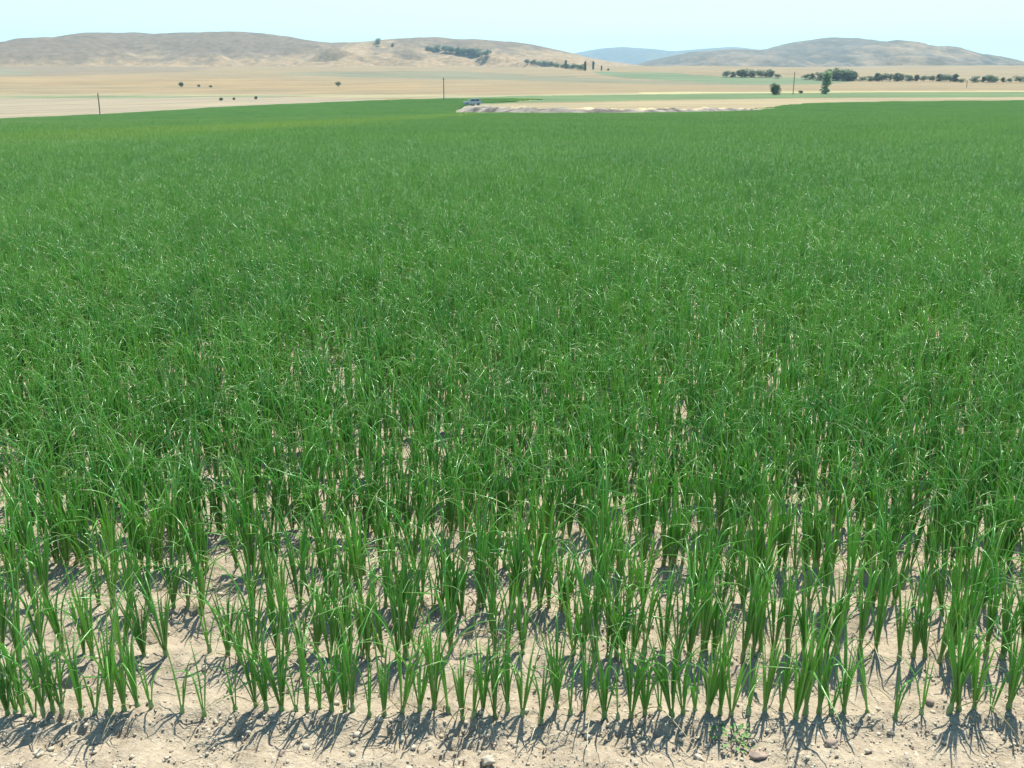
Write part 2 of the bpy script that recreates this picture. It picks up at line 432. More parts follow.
# ------------------------------------------------------------------ onion plants
STREAK_A = hit(60, 133, .4, False); STREAK_B = hit(420, 116, .4, False)
def streak(nt, geo, col):
    # a strip of yellower plants crossing the far left of the field
    a = np.array(STREAK_A[:2]); b = np.array(STREAK_B[:2]); d = (b - a) / np.linalg.norm(b - a); nrm = np.array([-d[1], d[0]])
    dot = nt.nodes.new('ShaderNodeVectorMath'); dot.operation = 'DOT_PRODUCT'; nt.links.new(geo.outputs['Position'], dot.inputs[0])
    dot.inputs[1].default_value = (nrm[0], nrm[1], 0)
    dl = nt.nodes.new('ShaderNodeVectorMath'); dl.operation = 'DOT_PRODUCT'; nt.links.new(geo.outputs['Position'], dl.inputs[0]); dl.inputs[1].default_value = (d[0], d[1], 0)
    off = N(nt, 'ShaderNodeMath', operation='SUBTRACT'); nt.links.new(dot.outputs['Value'], off.inputs[0]); off.inputs[1].default_value = float(a @ nrm)
    ab = N(nt, 'ShaderNodeMath', operation='ABSOLUTE'); nt.links.new(off.outputs[0], ab.inputs[0])
    w = maprange(nt, ab.outputs[0], 2.0, 6.0, 0.85, 0.0)
    e = maprange(nt, dl.outputs['Value'], float(a @ d) - 15, float(a @ d) + 15, 0.0, 1.0)
    mm = N(nt, 'ShaderNodeMath', operation='MULTIPLY'); nt.links.new(w, mm.inputs[0]); nt.links.new(e, mm.inputs[1])
    return mix(nt, mm.outputs[0], col, (.32, .44, .06))
leaf_m = leaf_material('onion_leaf', (.070, .235, .030), (.118, .342, .044), (.210, .425, .064), (.24, .38, .07), (.46, .42, .18), trans=.50, rough=.30, wax=.22, streak=streak)
stem_m = leaf_material('onion_stem', (.10, .20, .05), (.16, .27, .08), (.24, .33, .13), (.45, .45, .30), (.12, .24, .06), trans=.15, rough=.35)

def leaf_path(rg, az, tilt, length, segs, kink=None, base=(0, 0, 0.0), bend=0.25):
    s = np.linspace(0, 1, segs + 1)
    th = tilt + bend * s ** 2.4
    if kink is not None: th = th + kink[1] * smooth(kink[0] - .10, kink[0] + .10, s)
    azs = az + rg.normal(0, .25) * s ** 2
    d = np.stack([np.sin(th) * np.cos(azs), np.sin(th) * np.sin(azs), np.cos(th)], 1)
    p = np.concatenate([[np.zeros(3)], np.cumsum((d[:-1] + d[1:]) / 2 * length / segs, 0)]) + np.array(base)
    return s, th, azs, d, p

def leaf_vf(rg, az, tilt, length, rad, segs, sides, kink=None, base=(0, 0, 0), bend=.25):
    s, th, azs, d, p = leaf_path(rg, az, tilt, length, segs, kink, base, bend)
    rr = rad * np.clip(.62 + .9 * s, 0, 1) * np.clip(1 - np.clip((s - .28) / .74, 0, 1) ** 1.5, .05, 1)
    n = np.stack([np.cos(th) * np.cos(azs), np.cos(th) * np.sin(azs), -np.sin(th)], 1); b = np.stack([-np.sin(azs), np.cos(azs), 0 * azs], 1)
    flat = .78
    if kink is not None: flat = np.clip(.78 - .5 * np.exp(-((s - kink[0]) / .07) ** 2), .25, 1)[:, None]
    an = np.arange(sides) * 2 * math.pi / sides
    V = p[:, None, :] + (n * flat)[:, None, :] * (np.cos(an)[None, :, None] * rr[:, None, None]) + b[:, None, :] * (np.sin(an)[None, :, None] * rr[:, None, None])
    f = [(i*sides+k, i*sides+(k+1) % sides, (i+1)*sides+(k+1) % sides, (i+1)*sides+k) for i in range(segs) for k in range(sides)]
    return V.reshape(-1, 3), f, np.repeat(s, sides)

def onion_parts(rg, size=1.0, segs=10, sides=6, leaves=None, bentp=.13, arcp=.30):
    """leaves and stem of one plant; leaves fan out in two ranks from a short pale neck"""
    fol = MB(); bent = MB(); stem = MB()
    nl = leaves or int(rg.integers(9, 15)); fan = rg.uniform(0, math.pi)
    hs = rg.uniform(.018, .04) * size; va = rg.uniform(0.2, 1.0)
    for i in range(nl):
        u = (i + .5) / nl                                    # 0 inner .. 1 outer
        az = fan + (math.pi if i % 2 else 0) + rg.normal(0, .55)
        tilt = R(.5 + 7.5 * u ** 1.2) + abs(rg.normal(0, R(3)))
        ln = size * rg.uniform(.25, .42) * (1 - .28 * abs(u - .45))
        kink = None; bend = rg.uniform(.0, .35)
        rad = rg.uniform(.0031, .0052) * (.8 + .2 * size)
        q = rg.random(); dry = 0
        tgt = fol
        if q < bentp:
            kink = (rg.uniform(.42, .85), R(rg.uniform(50, 135))); tgt = bent; ln *= 1.12
        elif q < bentp + arcp: bend = rg.uniform(.7, 2.1); ln *= 1.1
        if u > .8 and rg.random() < .22: dry = 1.7; tilt += R(35); rad *= .6; kink = (.4, R(60))
        v, f, t = leaf_vf(rg, az, tilt, ln, rad, segs, sides, kink, (math.cos(az) * .003, math.sin(az) * .003, hs * (.35 + .5 * (1 - u))), bend)
        tgt.add(v, f, t, dry if dry else va + rg.normal(0, .12))
    zz = np.array([-.02, .0, .012, .35 * hs + .012, hs, hs * 1.25]); rr = np.array([.006, .0085, .0095, .0075, .0068, .003]) * (.7 + .3 * size)
    v, f = tube_vf(np.stack([0 * zz, 0 * zz, zz], 1), rr, 7, False)
    stem.add(v, f, np.repeat(np.linspace(0, 1, 6), 7), va)
    return fol, bent, stem

heroes = []
for k in range(28):
    rg = np.random.default_rng(100 + k)
    fol, bent, stem = onion_parts(rg, size=[1.0, .9, 1.08, .96][k % 4], bentp=.24 if k % 3 else .10, arcp=.18)
    heroes.append((fol.mesh('onion_leaves', leaf_m), bent.mesh('bent_leaves', leaf_m) if bent.n else None, stem.mesh('onion_stem', stem_m)))
thin = []
for k in range(5):
    rg = np.random.default_rng(300 + k)
    fol, bent, stem = onion_parts(rg, size=.72, leaves=3 + k % 2, bentp=.2)
    thin.append((fol.mesh('onion_leaves', leaf_m), bent.mesh('bent_leaves', leaf_m) if bent.n else None, stem.mesh('onion_stem', stem_m)))

front = [8, -16, 25, -37, 55, -98, 125, -150, -205, 268, -296, -320, 345, -370, 402, -448, -474, 495, 541, -570, -617, 645, 671, -695, 720, -748, 792, -830, 958, -990, 47, 64, 84, 113, 137, -184, -236, 256, 283, 308, 332, 353, 385, 420, 434, 463, 483, 508, 522, 557, 584, 604, 631, -660, 683, 708, 731, 765, 782,
         804, 819, 843, -868, -893, -920, 948, 975, 1010]
spots = []   # x, y, row, slim
for px in front:
    d = ray(abs(px), 716); k = ROW0 / d[1]
    spots.append((d[0] * k, ROW0 + rng.normal(0, .012), 0, px < 0))
for row in range(1, 9):
    y = ROW0 + ROWS * row; x = -(.56 * y + .25); gapn = rng.uniform(.4, .9)
    while x < .56 * y + .25:
        spots.append((x, y + rng.normal(0, .018), row, rng.random() < .10))
        sparse = row in (1, 2) and (x < -.75 or .85 < x < 1.2)
        step = float(np.clip(rng.normal(.062 if sparse else (.039 if row < 3 else .032), .012), .018, .13))
        if rng.random() < (.16 if sparse else .04): step += rng.uniform(.05, .13)
        x += step
def in_frame(x, y):
    z = -CAM_H + .15; dep = y * math.cos(PITCH) - z * math.sin(PITCH)
    return abs(x / dep * F) < 512 + 6
frame = [s for s in spots if in_frame(s[0], s[1])]
rest = [s for s in spots if not in_frame(s[0], s[1])]
# the front line of margins beyond the picture sides
for sgn in (-1, 1):
    x = 1.56
    while x < 3.2:
        rest.append((sgn * x, ROW0 + rng.normal(0, .012), 0, False)); x += rng.uniform(.05, .1)
frame.sort(key=lambda s: (s[2], s[0]))
single, spill = frame[:298], frame[298:]
rest += spill

def ordinal(n):
    base = ['', 'first', 'second', 'third', 'fourth', 'fifth', 'sixth', 'seventh', 'eighth', 'ninth', 'tenth', 'eleventh', 'twelfth', 'thirteenth', 'fourteenth',
            'fifteenth', 'sixteenth', 'seventeenth', 'eighteenth', 'nineteenth', 'twentieth']
    return base[n]
n_front = sum(1 for s in single if s[2] == 0)
def place(i):
    mid = (n_front + 1) // 2
    if i <= 18: return f'{ordinal(i)} from the left'
    if n_front + 1 - i <= 18: return f'{ordinal(n_front + 1 - i)} from the right'
    w = next(k for k, s in enumerate(single) if s[0] > -0.0) + 1     # the first plant right of the middle of the photograph
    return f'{ordinal(w - i)} left of the middle' if i < w else f'{ordinal(i - w + 1)} right of the middle'
idx = 0
for q, (x, y, row, slim) in enumerate(single):
    fol, bent, stem = thin[q % 5] if slim else heroes[int(rng.integers(0, 28))]
    sc = float(rng.uniform(.88, 1.12)) * (.90, .95, .97, 1.0, 1.0)[min(row, 4)]
    root = obj('onion_plant', fol, None, (x, y, soil_z(x, y) - .004), float(rng.uniform(0, 6.283)), (sc, sc, sc * float(rng.uniform(.82, 1.10))))
    root.rotation_euler = (float(rng.normal(0, .06)), float(rng.normal(0, .06)), root.rotation_euler[2])
    obj('stem', stem, root)
    if bent is not None: obj('bent_leaf', bent, root)
    if row == 0:
        idx += 1
        look = 'small sparse onion plant' if slim else ('onion plant with a bent-over leaf' if bent is not None else 'upright bushy onion plant')
        lab = f'{look}, {place(idx)} in the front row'
    else:
        lab = ('thin few-leaved green onion plant' if slim else 'tall green onion plant') + f' in the {ordinal(row + 1)} row from the bare soil edge'
    tag(root, lab, 'onion plant', 'onion plants in the nearest rows' if row == 0 else f'onion plants of the {ordinal(row + 1)} row')

# the rest of the crop: nobody could count it -> one object of kind stuff
def field_object():
    V = []; Fc = []; T = []; RR = []; PID = []; n = 0
    def put(v, f, t, r, pid):
        nonlocal n
        V.append(v); Fc.append(np.asarray(f) + n); T.append(t); RR.append(r); PID.append(np.full(len(v), pid)); n += len(v)
    def cat(mbs):
        m = MB()
        for a, off, sc, rz in mbs:
            if not a.n: continue
            v, f, t, r = a.arrays(); c, s = math.cos(rz), math.sin(rz)
            v = np.stack([v[:, 0] * c - v[:, 1] * s, v[:, 0] * s + v[:, 1] * c, v[:, 2]], 1) * sc + off
            m.add(v, f, t, r)
        return m
    # whole plants in the near margins, as plain geometry
    rg = np.random.default_rng(900)
    for (x, y, row, slim) in rest:
        fol, bent, stem = onion_parts(rg, 1.0, 8, 5, bentp=.2)
        m = cat([(a, np.array([x, y, float(ground_z(x, y)) + .0]), 1.0, 0) for a in (fol, bent)])
        v, f, t, r = m.arrays(); put(v, f, t, r, 0)
    def patch(seed, size, segs, sides, dens, nlv, fat):
        rg = np.random.default_rng(seed); m = MB(); rows = int(round(size / ROWS))
        for row in range(rows):
            yy = (row + .5) * ROWS - size / 2; x = -size / 2 + rg.uniform(0, dens)
            while x < size / 2:
                fol, bent, _ = onion_parts(rg, rg.uniform(.84, 1.14), segs, sides, nlv, bentp=.30)
                for a in (fol, bent):
                    if a.n:
                        v, f, t, r = a.arrays()
                        if fat != 1:
                            pass
                        m.add(v + np.array([x, yy + rg.normal(0, .018), -.01]), f, t, r)
                x += float(np.clip(rg.normal(dens, dens * .3), dens * .4, dens * 2)) + (rg.uniform(.05, .14) if rg.random() < .05 else 0)
        return m
    NEAR, FAR = 8, 3
    for k in range(NEAR):
        v, f, t, r = patch(2000 + k, 1.2, 7, 4, .034, None, 1).arrays(); put(v, f, t, r, 10 + k)
    for k in range(FAR):
        v, f, t, r = patch(3000 + k, 4.8, 5, 3, .056, 9, 1).arrays(); put(v, f, t, r, 30 + k)
    y0 = ROW0 + ROWS * 8.5
    pts = []
    ncut = 30
    y = y0 + .6
    k = 0
    while y < y0 + .6 + 1.2 * 24:
        w = .58 * y + 2.5; x = -w + rng.uniform(0, 1.2)
        while x < w:
            pts.append((x, y, 1)); x += 1.2
        y += 1.2
    y = y0 + 1.2 * 24 + 2.4 + .0
    while y < 420:
        w = min(.60 * y + 8, 260); x = -w + rng.uniform(0, 4.8)
        while x < w:
            pts.append((x, y, 2)); x += 4.8
        y += 4.8
    P = np.array(pts)
    def crop(x, y):
        x = x + fbm(x / 9, y / 9, 2, 311) * 5 * smooth(60, 150, y); y = y + fbm(x / 6, y / 6, 2, 313) * 4 * smooth(60, 150, y)
        return inside(FIELD, x, y) & ~inside(STRIP, x, y)
    big = P[P[:, 2] == 2]; allin = np.ones(len(big), bool)
    for dx in (-2.4, 0, 2.4):
        for dy in (-2.4, 0, 2.4): allin &= crop(big[:, 0] + dx, big[:, 1] + dy)
    edge = big[~allin]; sub = []
    for dx in (-1.8, -.6, .6, 1.8):
        for dy in (-1.8, -.6, .6, 1.8): sub.append(np.stack([edge[:, 0] + dx, edge[:, 1] + dy, np.ones(len(edge))], 1))
    sub = np.concatenate(sub)
    P = np.concatenate([P[P[:, 2] == 1], sub]); P = np.concatenate([P[crop(P[:, 0], P[:, 1])], big[allin]])
    pv = np.stack([P[:, 0], P[:, 1], ground_z(P[:, 0], P[:, 1])], 1)
    nq = n
    me = bpy.data.meshes.new('onion_crop')
    faces = np.concatenate([f for f in Fc])
    allv = np.concatenate(V + [pv])
    me.vertices.add(len(allv)); me.vertices.foreach_set('co', allv.astype(np.float32).ravel())
    me.loops.add(faces.size); me.loops.foreach_set('vertex_index', faces.astype(np.int32).ravel())
    me.polygons.add(len(faces)); me.polygons.foreach_set('loop_start', np.arange(0, faces.size, 4, dtype=np.int32))
    me.polygons.foreach_set('loop_total', np.full(len(faces), 4, np.int32)); me.polygons.foreach_set('use_smooth', np.ones(len(faces), bool))
    np_ = len(pv)
    rot = np.where(rng.random(np_) < .5, 0.0, math.pi)
    for nm, ty, arr in (('along', 'FLOAT', np.concatenate(T + [np.zeros(np_)])), ('vary', 'FLOAT', np.concatenate(RR + [np.zeros(np_)])),
                        ('piece', 'INT', np.concatenate(PID + [P[:, 2]]).astype(np.int32)),
                        ('turn', 'FLOAT', np.concatenate([np.zeros(nq), rot])), ('tall', 'FLOAT', np.concatenate([np.ones(nq), 1 + .22 * fbm(P[:, 0] / 7, P[:, 1] / 7, 2, 77)])),
                        ('pick', 'INT', np.concatenate([np.zeros(nq), rng.integers(0, 1000, np_)]).astype(np.int32))):
        a = me.attributes.new(nm, ty, 'POINT'); a.data.foreach_set('value', arr)
    me.materials.append(leaf_m); me.update(calc_edges=True)
    o = obj('onion_crop', me)
    tag(o, 'dense green onion crop filling the field behind the nearest rows', 'crop', kind='stuff')
    ng = bpy.data.node_groups.new('crop_rows', 'GeometryNodeTree')
    ng.interface.new_socket('Geometry', in_out='INPUT', socket_type='NodeSocketGeometry'); ng.interface.new_socket('Geometry', in_out='OUTPUT', socket_type='NodeSocketGeometry')
    gi = ng.nodes.new('NodeGroupInput'); go = ng.nodes.new('NodeGroupOutput'); L = ng.links.new
    def named(nm, ty):
        a = ng.nodes.new('GeometryNodeInputNamedAttribute'); a.data_type = ty; a.inputs['Name'].default_value = nm; return a.outputs['Attribute']
    def only(val):
        c = ng.nodes.new('FunctionNodeCompare'); c.data_type = 'INT'; c.operation = 'EQUAL'
        L(named('piece', 'INT'), c.inputs[2]); c.inputs[3].default_value = val
        s = ng.nodes.new('GeometryNodeSeparateGeometry'); s.domain = 'POINT'; L(gi.outputs[0], s.inputs[0]); L(c.outputs[0], s.inputs[1]); return s.outputs[0]
    final = ng.nodes.new('GeometryNodeJoinGeometry'); L(only(0), final.inputs[0])
    for pv_, first, cnt in ((1, 10, NEAR), (2, 30, FAR)):
        j = ng.nodes.new('GeometryNodeJoinGeometry')
        for k in range(cnt):
            t = ng.nodes.new('GeometryNodeGeometryToInstance'); L(only(first + k), t.inputs[0]); L(t.outputs[0], j.inputs[0])
        ip = ng.nodes.new('GeometryNodeInstanceOnPoints'); L(only(pv_), ip.inputs['Points']); L(j.outputs[0], ip.inputs['Instance'])
        ip.inputs['Pick Instance'].default_value = True; L(named('pick', 'INT'), ip.inputs['Instance Index'])
        cx = ng.nodes.new('ShaderNodeCombineXYZ'); L(named('turn', 'FLOAT'), cx.inputs[2]); L(cx.outputs[0], ip.inputs['Rotation'])
        cs = ng.nodes.new('ShaderNodeCombineXYZ'); cs.inputs[0].default_value = 1.0; cs.inputs[1].default_value = 1.0; L(named('tall', 'FLOAT'), cs.inputs[2]); L(cs.outputs[0], ip.inputs['Scale'])
        L(ip.outputs[0], final.inputs[0])
    L(final.outputs[0], go.inputs[0])
    md = o.modifiers.new('rows', 'NODES'); md.node_group = ng
    return o
field_object()

# ------------------------------------------------------------------ clods, crumbs and a weed on the bare soil
clod_m = plain('dry_clod', (.40, .342, .25), .95, var=.15, scale=60, spec=.1)
brown_m = plain('brown_clod', (.27, .205, .155), .95, var=.25, scale=60, spec=.1)
def clod_vf(rg, r, sub=2):
    import bmesh
    bm = bmesh.new(); bmesh.ops.create_icosphere(bm, subdivisions=sub, radius=1)
    V = np.array([v.co[:] for v in bm.verts]); f = [tuple(v.index for v in p.verts) for p in bm.faces]; bm.free()
    s = rg.uniform(0, 90)
    d = 1 + .8 * fbm(V[:, 0] * 1.6 + s, V[:, 1] * 1.6 + V[:, 2] * 1.3 + s, 3, 5)
    return V * d[:, None] * r * np.array([rg.uniform(.85, 1.25), rg.uniform(.8, 1.1), rg.uniform(.6, .85)]), f
def at_soil(px, py):
    d = ray(px, py); k = -CAM_H / d[2]; x, y = d[0] * k, d[1] * k
    return (x, y, soil_z(x, y))
cl_rg = np.random.default_rng(5)
special = [(758, 757, .020, brown_m, 'round brown soil clod lying beside the small weed'), (830, 755, .021, brown_m, 'flattened reddish brown clod, larger of the two on the right of the bare edge'),
           (700, 757, .015, clod_m, 'grey brown clod just left of the small weed'), (488, 764, .016, clod_m, 'pale clod at the very bottom edge near the middle of the bare soil'),
           (38, 757, .013, clod_m, 'leftmost small clod on the bare soil edge'), (282, 759, .011, brown_m, 'little brown clod on bare soil below the left part of the front row')]
for px, py, r, m, lab in special:
    mb = MB(); v, f = clod_vf(cl_rg, r, 3); mb.add(v, f)
    p = at_soil(px, py); o = obj('soil_clod', mb.mesh('soil_clod', m), None, (p[0], p[1], p[2] + r * .35), cl_rg.uniform(0, 6))
    tag(o, lab, 'soil clod')
def crumbs():
    shapes = [clod_vf(cl_rg, 1.0, 1) for k in range(14)]; n = 20000
    y = np.where(np.arange(n) < 9000, cl_rg.uniform(1.95, 2.46, n), 2.42 + 2.4 * cl_rg.random(n) ** 1.3); x = cl_rg.uniform(-1.9, 1.9, n) * y / 2.4
    r = np.clip(cl_rg.lognormal(-5.95, .5, n), .0012, .012); a = cl_rg.uniform(0, 6.283, n)
    z = Z[np.searchsorted(ys, y), np.searchsorted(xs, x)]
    V = []; Q = []; M = []; off = 0
    for k, (v, f) in enumerate(shapes):
        i = np.nonzero(np.arange(n) % 14 == k)[0]; f = np.array(f); c, sn = np.cos(a[i])[:, None], np.sin(a[i])[:, None]
        p = np.stack([v[None, :, 0] * c - v[None, :, 1] * sn, v[None, :, 0] * sn + v[None, :, 1] * c, np.repeat(v[None, :, 2], len(i), 0)], 2) * r[i][:, None, None]
        p = p + np.stack([x[i], y[i], z[i] + r[i] * .05], 1)[:, None, :]
        V.append(p.reshape(-1, 3)); Q.append((f[None] + (np.arange(len(i)) * len(v))[:, None, None]).reshape(-1, 3) + off); off += p.shape[0] * p.shape[1]
        M.append(np.repeat((cl_rg.random(len(i)) < .07).astype(np.int32), len(f)))
    V = np.concatenate(V); Q = np.concatenate(Q).astype(np.int32)
    me = bpy.data.meshes.new('soil_crumbs'); me.vertices.add(len(V)); me.vertices.foreach_set('co', V.astype(np.float32).ravel())
    me.loops.add(Q.size); me.loops.foreach_set('vertex_index', Q.ravel()); me.polygons.add(len(Q)); me.polygons.foreach_set('loop_start', np.arange(0, Q.size, 3, dtype=np.int32))
    me.polygons.foreach_set('loop_total', np.full(len(Q), 3, np.int32)); me.materials.append(clod_m); me.materials.append(brown_m)
    me.polygons.foreach_set('material_index', np.concatenate(M)); me.update(calc_edges=True); return me
tag(obj('soil_crumbs', crumbs()), 'loose crumbs of pale dry soil along the field edge', 'soil', kind='stuff')
mb = MB(); wr = np.random.default_rng(77)
for k in range(46):
    a = wr.uniform(0, 6.28); rr = wr.uniform(.005, .06); l = wr.uniform(.012, .022); e = wr.uniform(-.2, .7)
    c = np.array([math.cos(a) * rr, math.sin(a) * rr, .008 + .035 * wr.random() * (1 - rr / .08)])
    d = np.array([math.cos(a) * math.cos(e), math.sin(a) * math.cos(e), math.sin(e)]); s = np.cross(d, [0, 0, 1]); s /= np.linalg.norm(s)
    mb.add([c, c + d * l * .5 + s * l * .28 + [0, 0, .002], c + d * l, c + d * l * .5 - s * l * .28 + [0, 0, .002]], [(0, 1, 2, 3)], [.4, .5, .6, .5], wr.uniform(0, .8))
p = at_soil(735, 741)
weed = obj('weed', mb.mesh('weed_leaves', plain('weed_leaf', (.10, .20, .05), .7, spec=.2)), None, p)
mb = MB()
for k in range(5):
    a = k * 1.256 + .3; v, f = tube_vf([(0, 0, -.005), (math.cos(a) * .02, math.sin(a) * .02, .015), (math.cos(a) * .05, math.sin(a) * .05, .02)], [.0018, .0014, .0008], 4); mb.add(v, f, .5 * np.ones(len(v)), .3)
obj('stem', mb.mesh('weed_stem', stem_m), weed)
tag(weed, 'small low green weed on bare soil between two clods at the field edge', 'weed')

# ------------------------------------------------------------------ trees
crown_m = leaf_material('tree_foliage', (.055, .080, .050), (.078, .110, .066), (.115, .15, .085), (.07, .09, .05), (.10, .12, .07), trans=.28, rough=.6)
pale_m = leaf_material('pale_tree_foliage', (.16, .21, .14), (.22, .28, .19), (.28, .34, .23), (.2, .24, .16), (.24, .28, .18), trans=.35, rough=.6)
bark_m = plain('bark', (.16, .12, .09), .9)
def tree_meshes(seed, kind):
    """unit-height crown of many leaf clumps, and a trunk with limbs"""
    rg = np.random.default_rng(seed); cr = MB(); tr = MB()
    blobs = []
    if kind == 'round':
        for k in range(11):
            a = rg.uniform(0, 6.28); rr = rg.uniform(.05, .34); blobs.append((rr * math.cos(a), rr * math.sin(a), rg.uniform(.2, .8), rg.uniform(.16, .24)))
    elif kind == 'tall':
        for k in range(11):
            z = rg.uniform(.16, .88); rr = rg.uniform(0, .22) * (1.15 - z); a = rg.uniform(0, 6.28); blobs.append((rr * math.cos(a), rr * math.sin(a), z, rg.uniform(.10, .17)))
    elif kind == 'poplar':
        for k in range(10):
            z = .16 + .078 * k; a = rg.uniform(0, 6.28); blobs.append((.025 * math.cos(a), .025 * math.sin(a), z, .10 * (1 - .45 * abs(z - .5) * 1.4)))
    elif kind == 'shrub':
        for k in range(10):
            a = rg.uniform(0, 6.28); rr = rg.uniform(.0, .25); blobs.append((rr * math.cos(a), rr * math.sin(a), rg.uniform(.28, .64), rg.uniform(.24, .32)))
    for bx, by, bz, br in blobs:
        for k in range(220 if kind == 'shrub' else 120):
            d = rg.normal(size=3); d /= np.linalg.norm(d); q = np.array([bx, by, bz]) + d * br * rg.uniform(.45, 1.12) ** .8
            s = rg.uniform(.022, .05) * (1.25 if kind == 'shrub' else 1)
            u = rg.normal(size=3); u /= np.linalg.norm(u); w = np.cross(u, rg.normal(size=3)); w /= np.linalg.norm(w)
            cr.add([q - u * s, q + w * s * .6, q + u * s, q - w * s * .6], [(0, 1, 2, 3)], [.3, .5, .7, .5], rg.uniform(0, 1))
    h = .75 if kind != 'shrub' else .4
    v, f = tube_vf([(0, 0, -.04), (.006, 0, .15), (-.01, .008, .4 * h / .75), (.0, 0, h)], [.026, .02, .014, .005], 7); tr.add(v, f)
    for bx, by, bz, br in blobs[:6]:
        z0 = max(.1, bz - .25 - rg.uniform(0, .1)); v, f = tube_vf([(0, 0, z0), (bx * .5, by * .5, (z0 + bz) / 2 + .02), (bx, by, bz)], [.011, .008, .003], 5); tr.add(v, f)
    return cr, tr
kinds = {}
for kd, ns in (('round', 4), ('tall', 4), ('poplar', 2), ('shrub', 4)):
    kinds[kd] = []
    for k in range(ns):
        c, t = tree_meshes(hash((len(kd), k)) % 9999 + k * 31, kd)
        kinds[kd].append((c, t.mesh('trunk', bark_m)))
crown_cache = {}
def tree(px, base_py, hpx, kind, label, group=None, cat='tree', width=1.0, pale=False, name='tree', lean=0):
    p = hit(px, base_py); k = int(rng.integers(0, len(kinds[kind])))
    key = (kind, k, pale)
    if key not in crown_cache: crown_cache[key] = kinds[kind][k][0].mesh('crown', pale_m if pale else crown_m)
    H = hpx / (F * 1.0905) * p[1]
    root = obj(name, None, None, (p[0], p[1], p[2] - .02 * H), float(rng.uniform(0, 6.28)), (H * width, H * width, H)); root.empty_display_size = .1
    obj('crown', crown_cache[key], root); obj('trunk', kinds[kind][k][1], root)
    tag(root, label, cat, group)
    return root
tree(377, 46.5, 8.5, 'round', 'dark round tree alone on the crest of the left hills', width=1.25)
tree(392.5, 47, 4, 'shrub', 'small dark bush just right of the lone crest tree', cat='bush', name='bush')
tree(338, 87, 6, 'round', 'small lone tree in the middle of the tan field', width=1.2)
tree(181.5, 87, 5.5, 'shrub', 'largest dark bush on the tan slope at left', cat='bush', name='bush', width=1.1)
tree(199, 87, 2.8, 'shrub', 'little bush right of the large dark bush on the tan slope', cat='bush', name='bush', width=1.5)
tree(211, 87.5, 2.6, 'shrub', 'little brownish bush, rightmost of the three on the tan slope', cat='bush', name='bush', width=1.6)
tree(221, 101, 4, 'shrub', 'dark scrub bush on the pale ground beside the left field edge', cat='bush', name='bush', width=1.3)
tree(234, 100, 3, 'shrub', 'small grey bush, middle one beside the left field edge', cat='bush', name='bush', width=1.2)
tree(256, 99.5, 4, 'shrub', 'rightmost dark bush on the pale ground beside the left field edge', cat='bush', name='bush', width=1.0)
tree(775, 95, 13, 'shrub', 'large rounded bush beside the utility pole behind the field', cat='bush', name='bush', width=.98)
tree(801, 93.5, 3.6, 'shrub', 'low dark shrub between the pole and the tall tree', cat='bush', name='bush', width=1.7)
tree(825.5, 94, 24, 'tall', 'tallest pale green tree standing at the far field edge', pale=True, width=1.15)
# windbreak on the hill
for i in range(17):
    f = i / 16; px = 428 + f * 57 + rng.normal(0, .7)
    if 442.5 < px < 445.5: continue
    hh = rng.uniform(6, 8) if i > 2 else rng.uniform(3.5, 5)
    tree(px, 50.5 + f * 6.8, hh, 'round', 'dark tree in the straight windbreak high on the left hills', 'windbreak trees on the hill', width=1.9)
for i in range(20):
    f = i / 19; px = 528 + f * 56 + rng.normal(0, .8)
    tree(px, 64.5 + f * 6, rng.uniform(3.5, 6.5), 'round', 'dark tree in the grove where the left hills slope down', 'grove at the foot of the hills', width=1.7)
tree(566, 69, 9, 'tall', 'tallest bushy tree rising from the grove on the slope')
for px, by, hh, lab in ((585, 71, 10.5, 'leftmost of the three slender poplars beside the grove'), (593.2, 70, 9.5, 'dark middle poplar of three slender ones beside the grove'),
                        (601.5, 71, 6, 'shortest slender poplar, rightmost of three beside the grove')):
    tree(px, by, hh, 'poplar', lab, name='poplar_tree', width=1.15)
tree(608, 71, 3, 'shrub', 'small bush right of the three poplars', cat='bush', name='bush')
belt = [(727, 77, 7), (733, 77, 6), (741, 77, 8), (746, 77, 9.5), (752, 77, 7), (760, 77, 8), (766, 77, 9), (771, 77, 7), (778, 78, 5), (805, 79, 6), (812, 79, 6.5), (820, 80, 9), (828, 80, 13), (836, 80, 11),
        (843, 80.5, 12), (848, 80.5, 12), (853, 80.5, 10), (862, 81, 6), (870, 81, 7), (877, 81, 10), (882, 81, 8), (890, 81, 10), (897, 81, 10), (902, 81, 9), (909, 81, 8), (916, 81, 8), (924, 81, 7),
        (933, 81, 7), (939, 81, 9), (944, 81, 8), (950, 81.5, 9), (955, 81.5, 9.5), (962, 82, 5), (975, 82, 8), (983, 82, 7), (988, 82, 9), (993, 82, 8), (1003, 82, 6), (1010, 82, 5), (1020, 82, 8), (1030, 82, 9), (1042, 82, 8)]
for i, (px, by, hh) in enumerate(belt):
    kd = 'tall' if i % 3 == 1 else 'round'
    lab = 'distant bluish tree in the belt beyond the green field' if px < 785 else 'distant grey green tree in the belt below the grey butte'
    tree(px, by + .4, hh * (.88 if px > 858 else 1), kd, lab, 'tree belt beyond the green field' if px < 785 else 'tree belt below the butte', width=2.2)

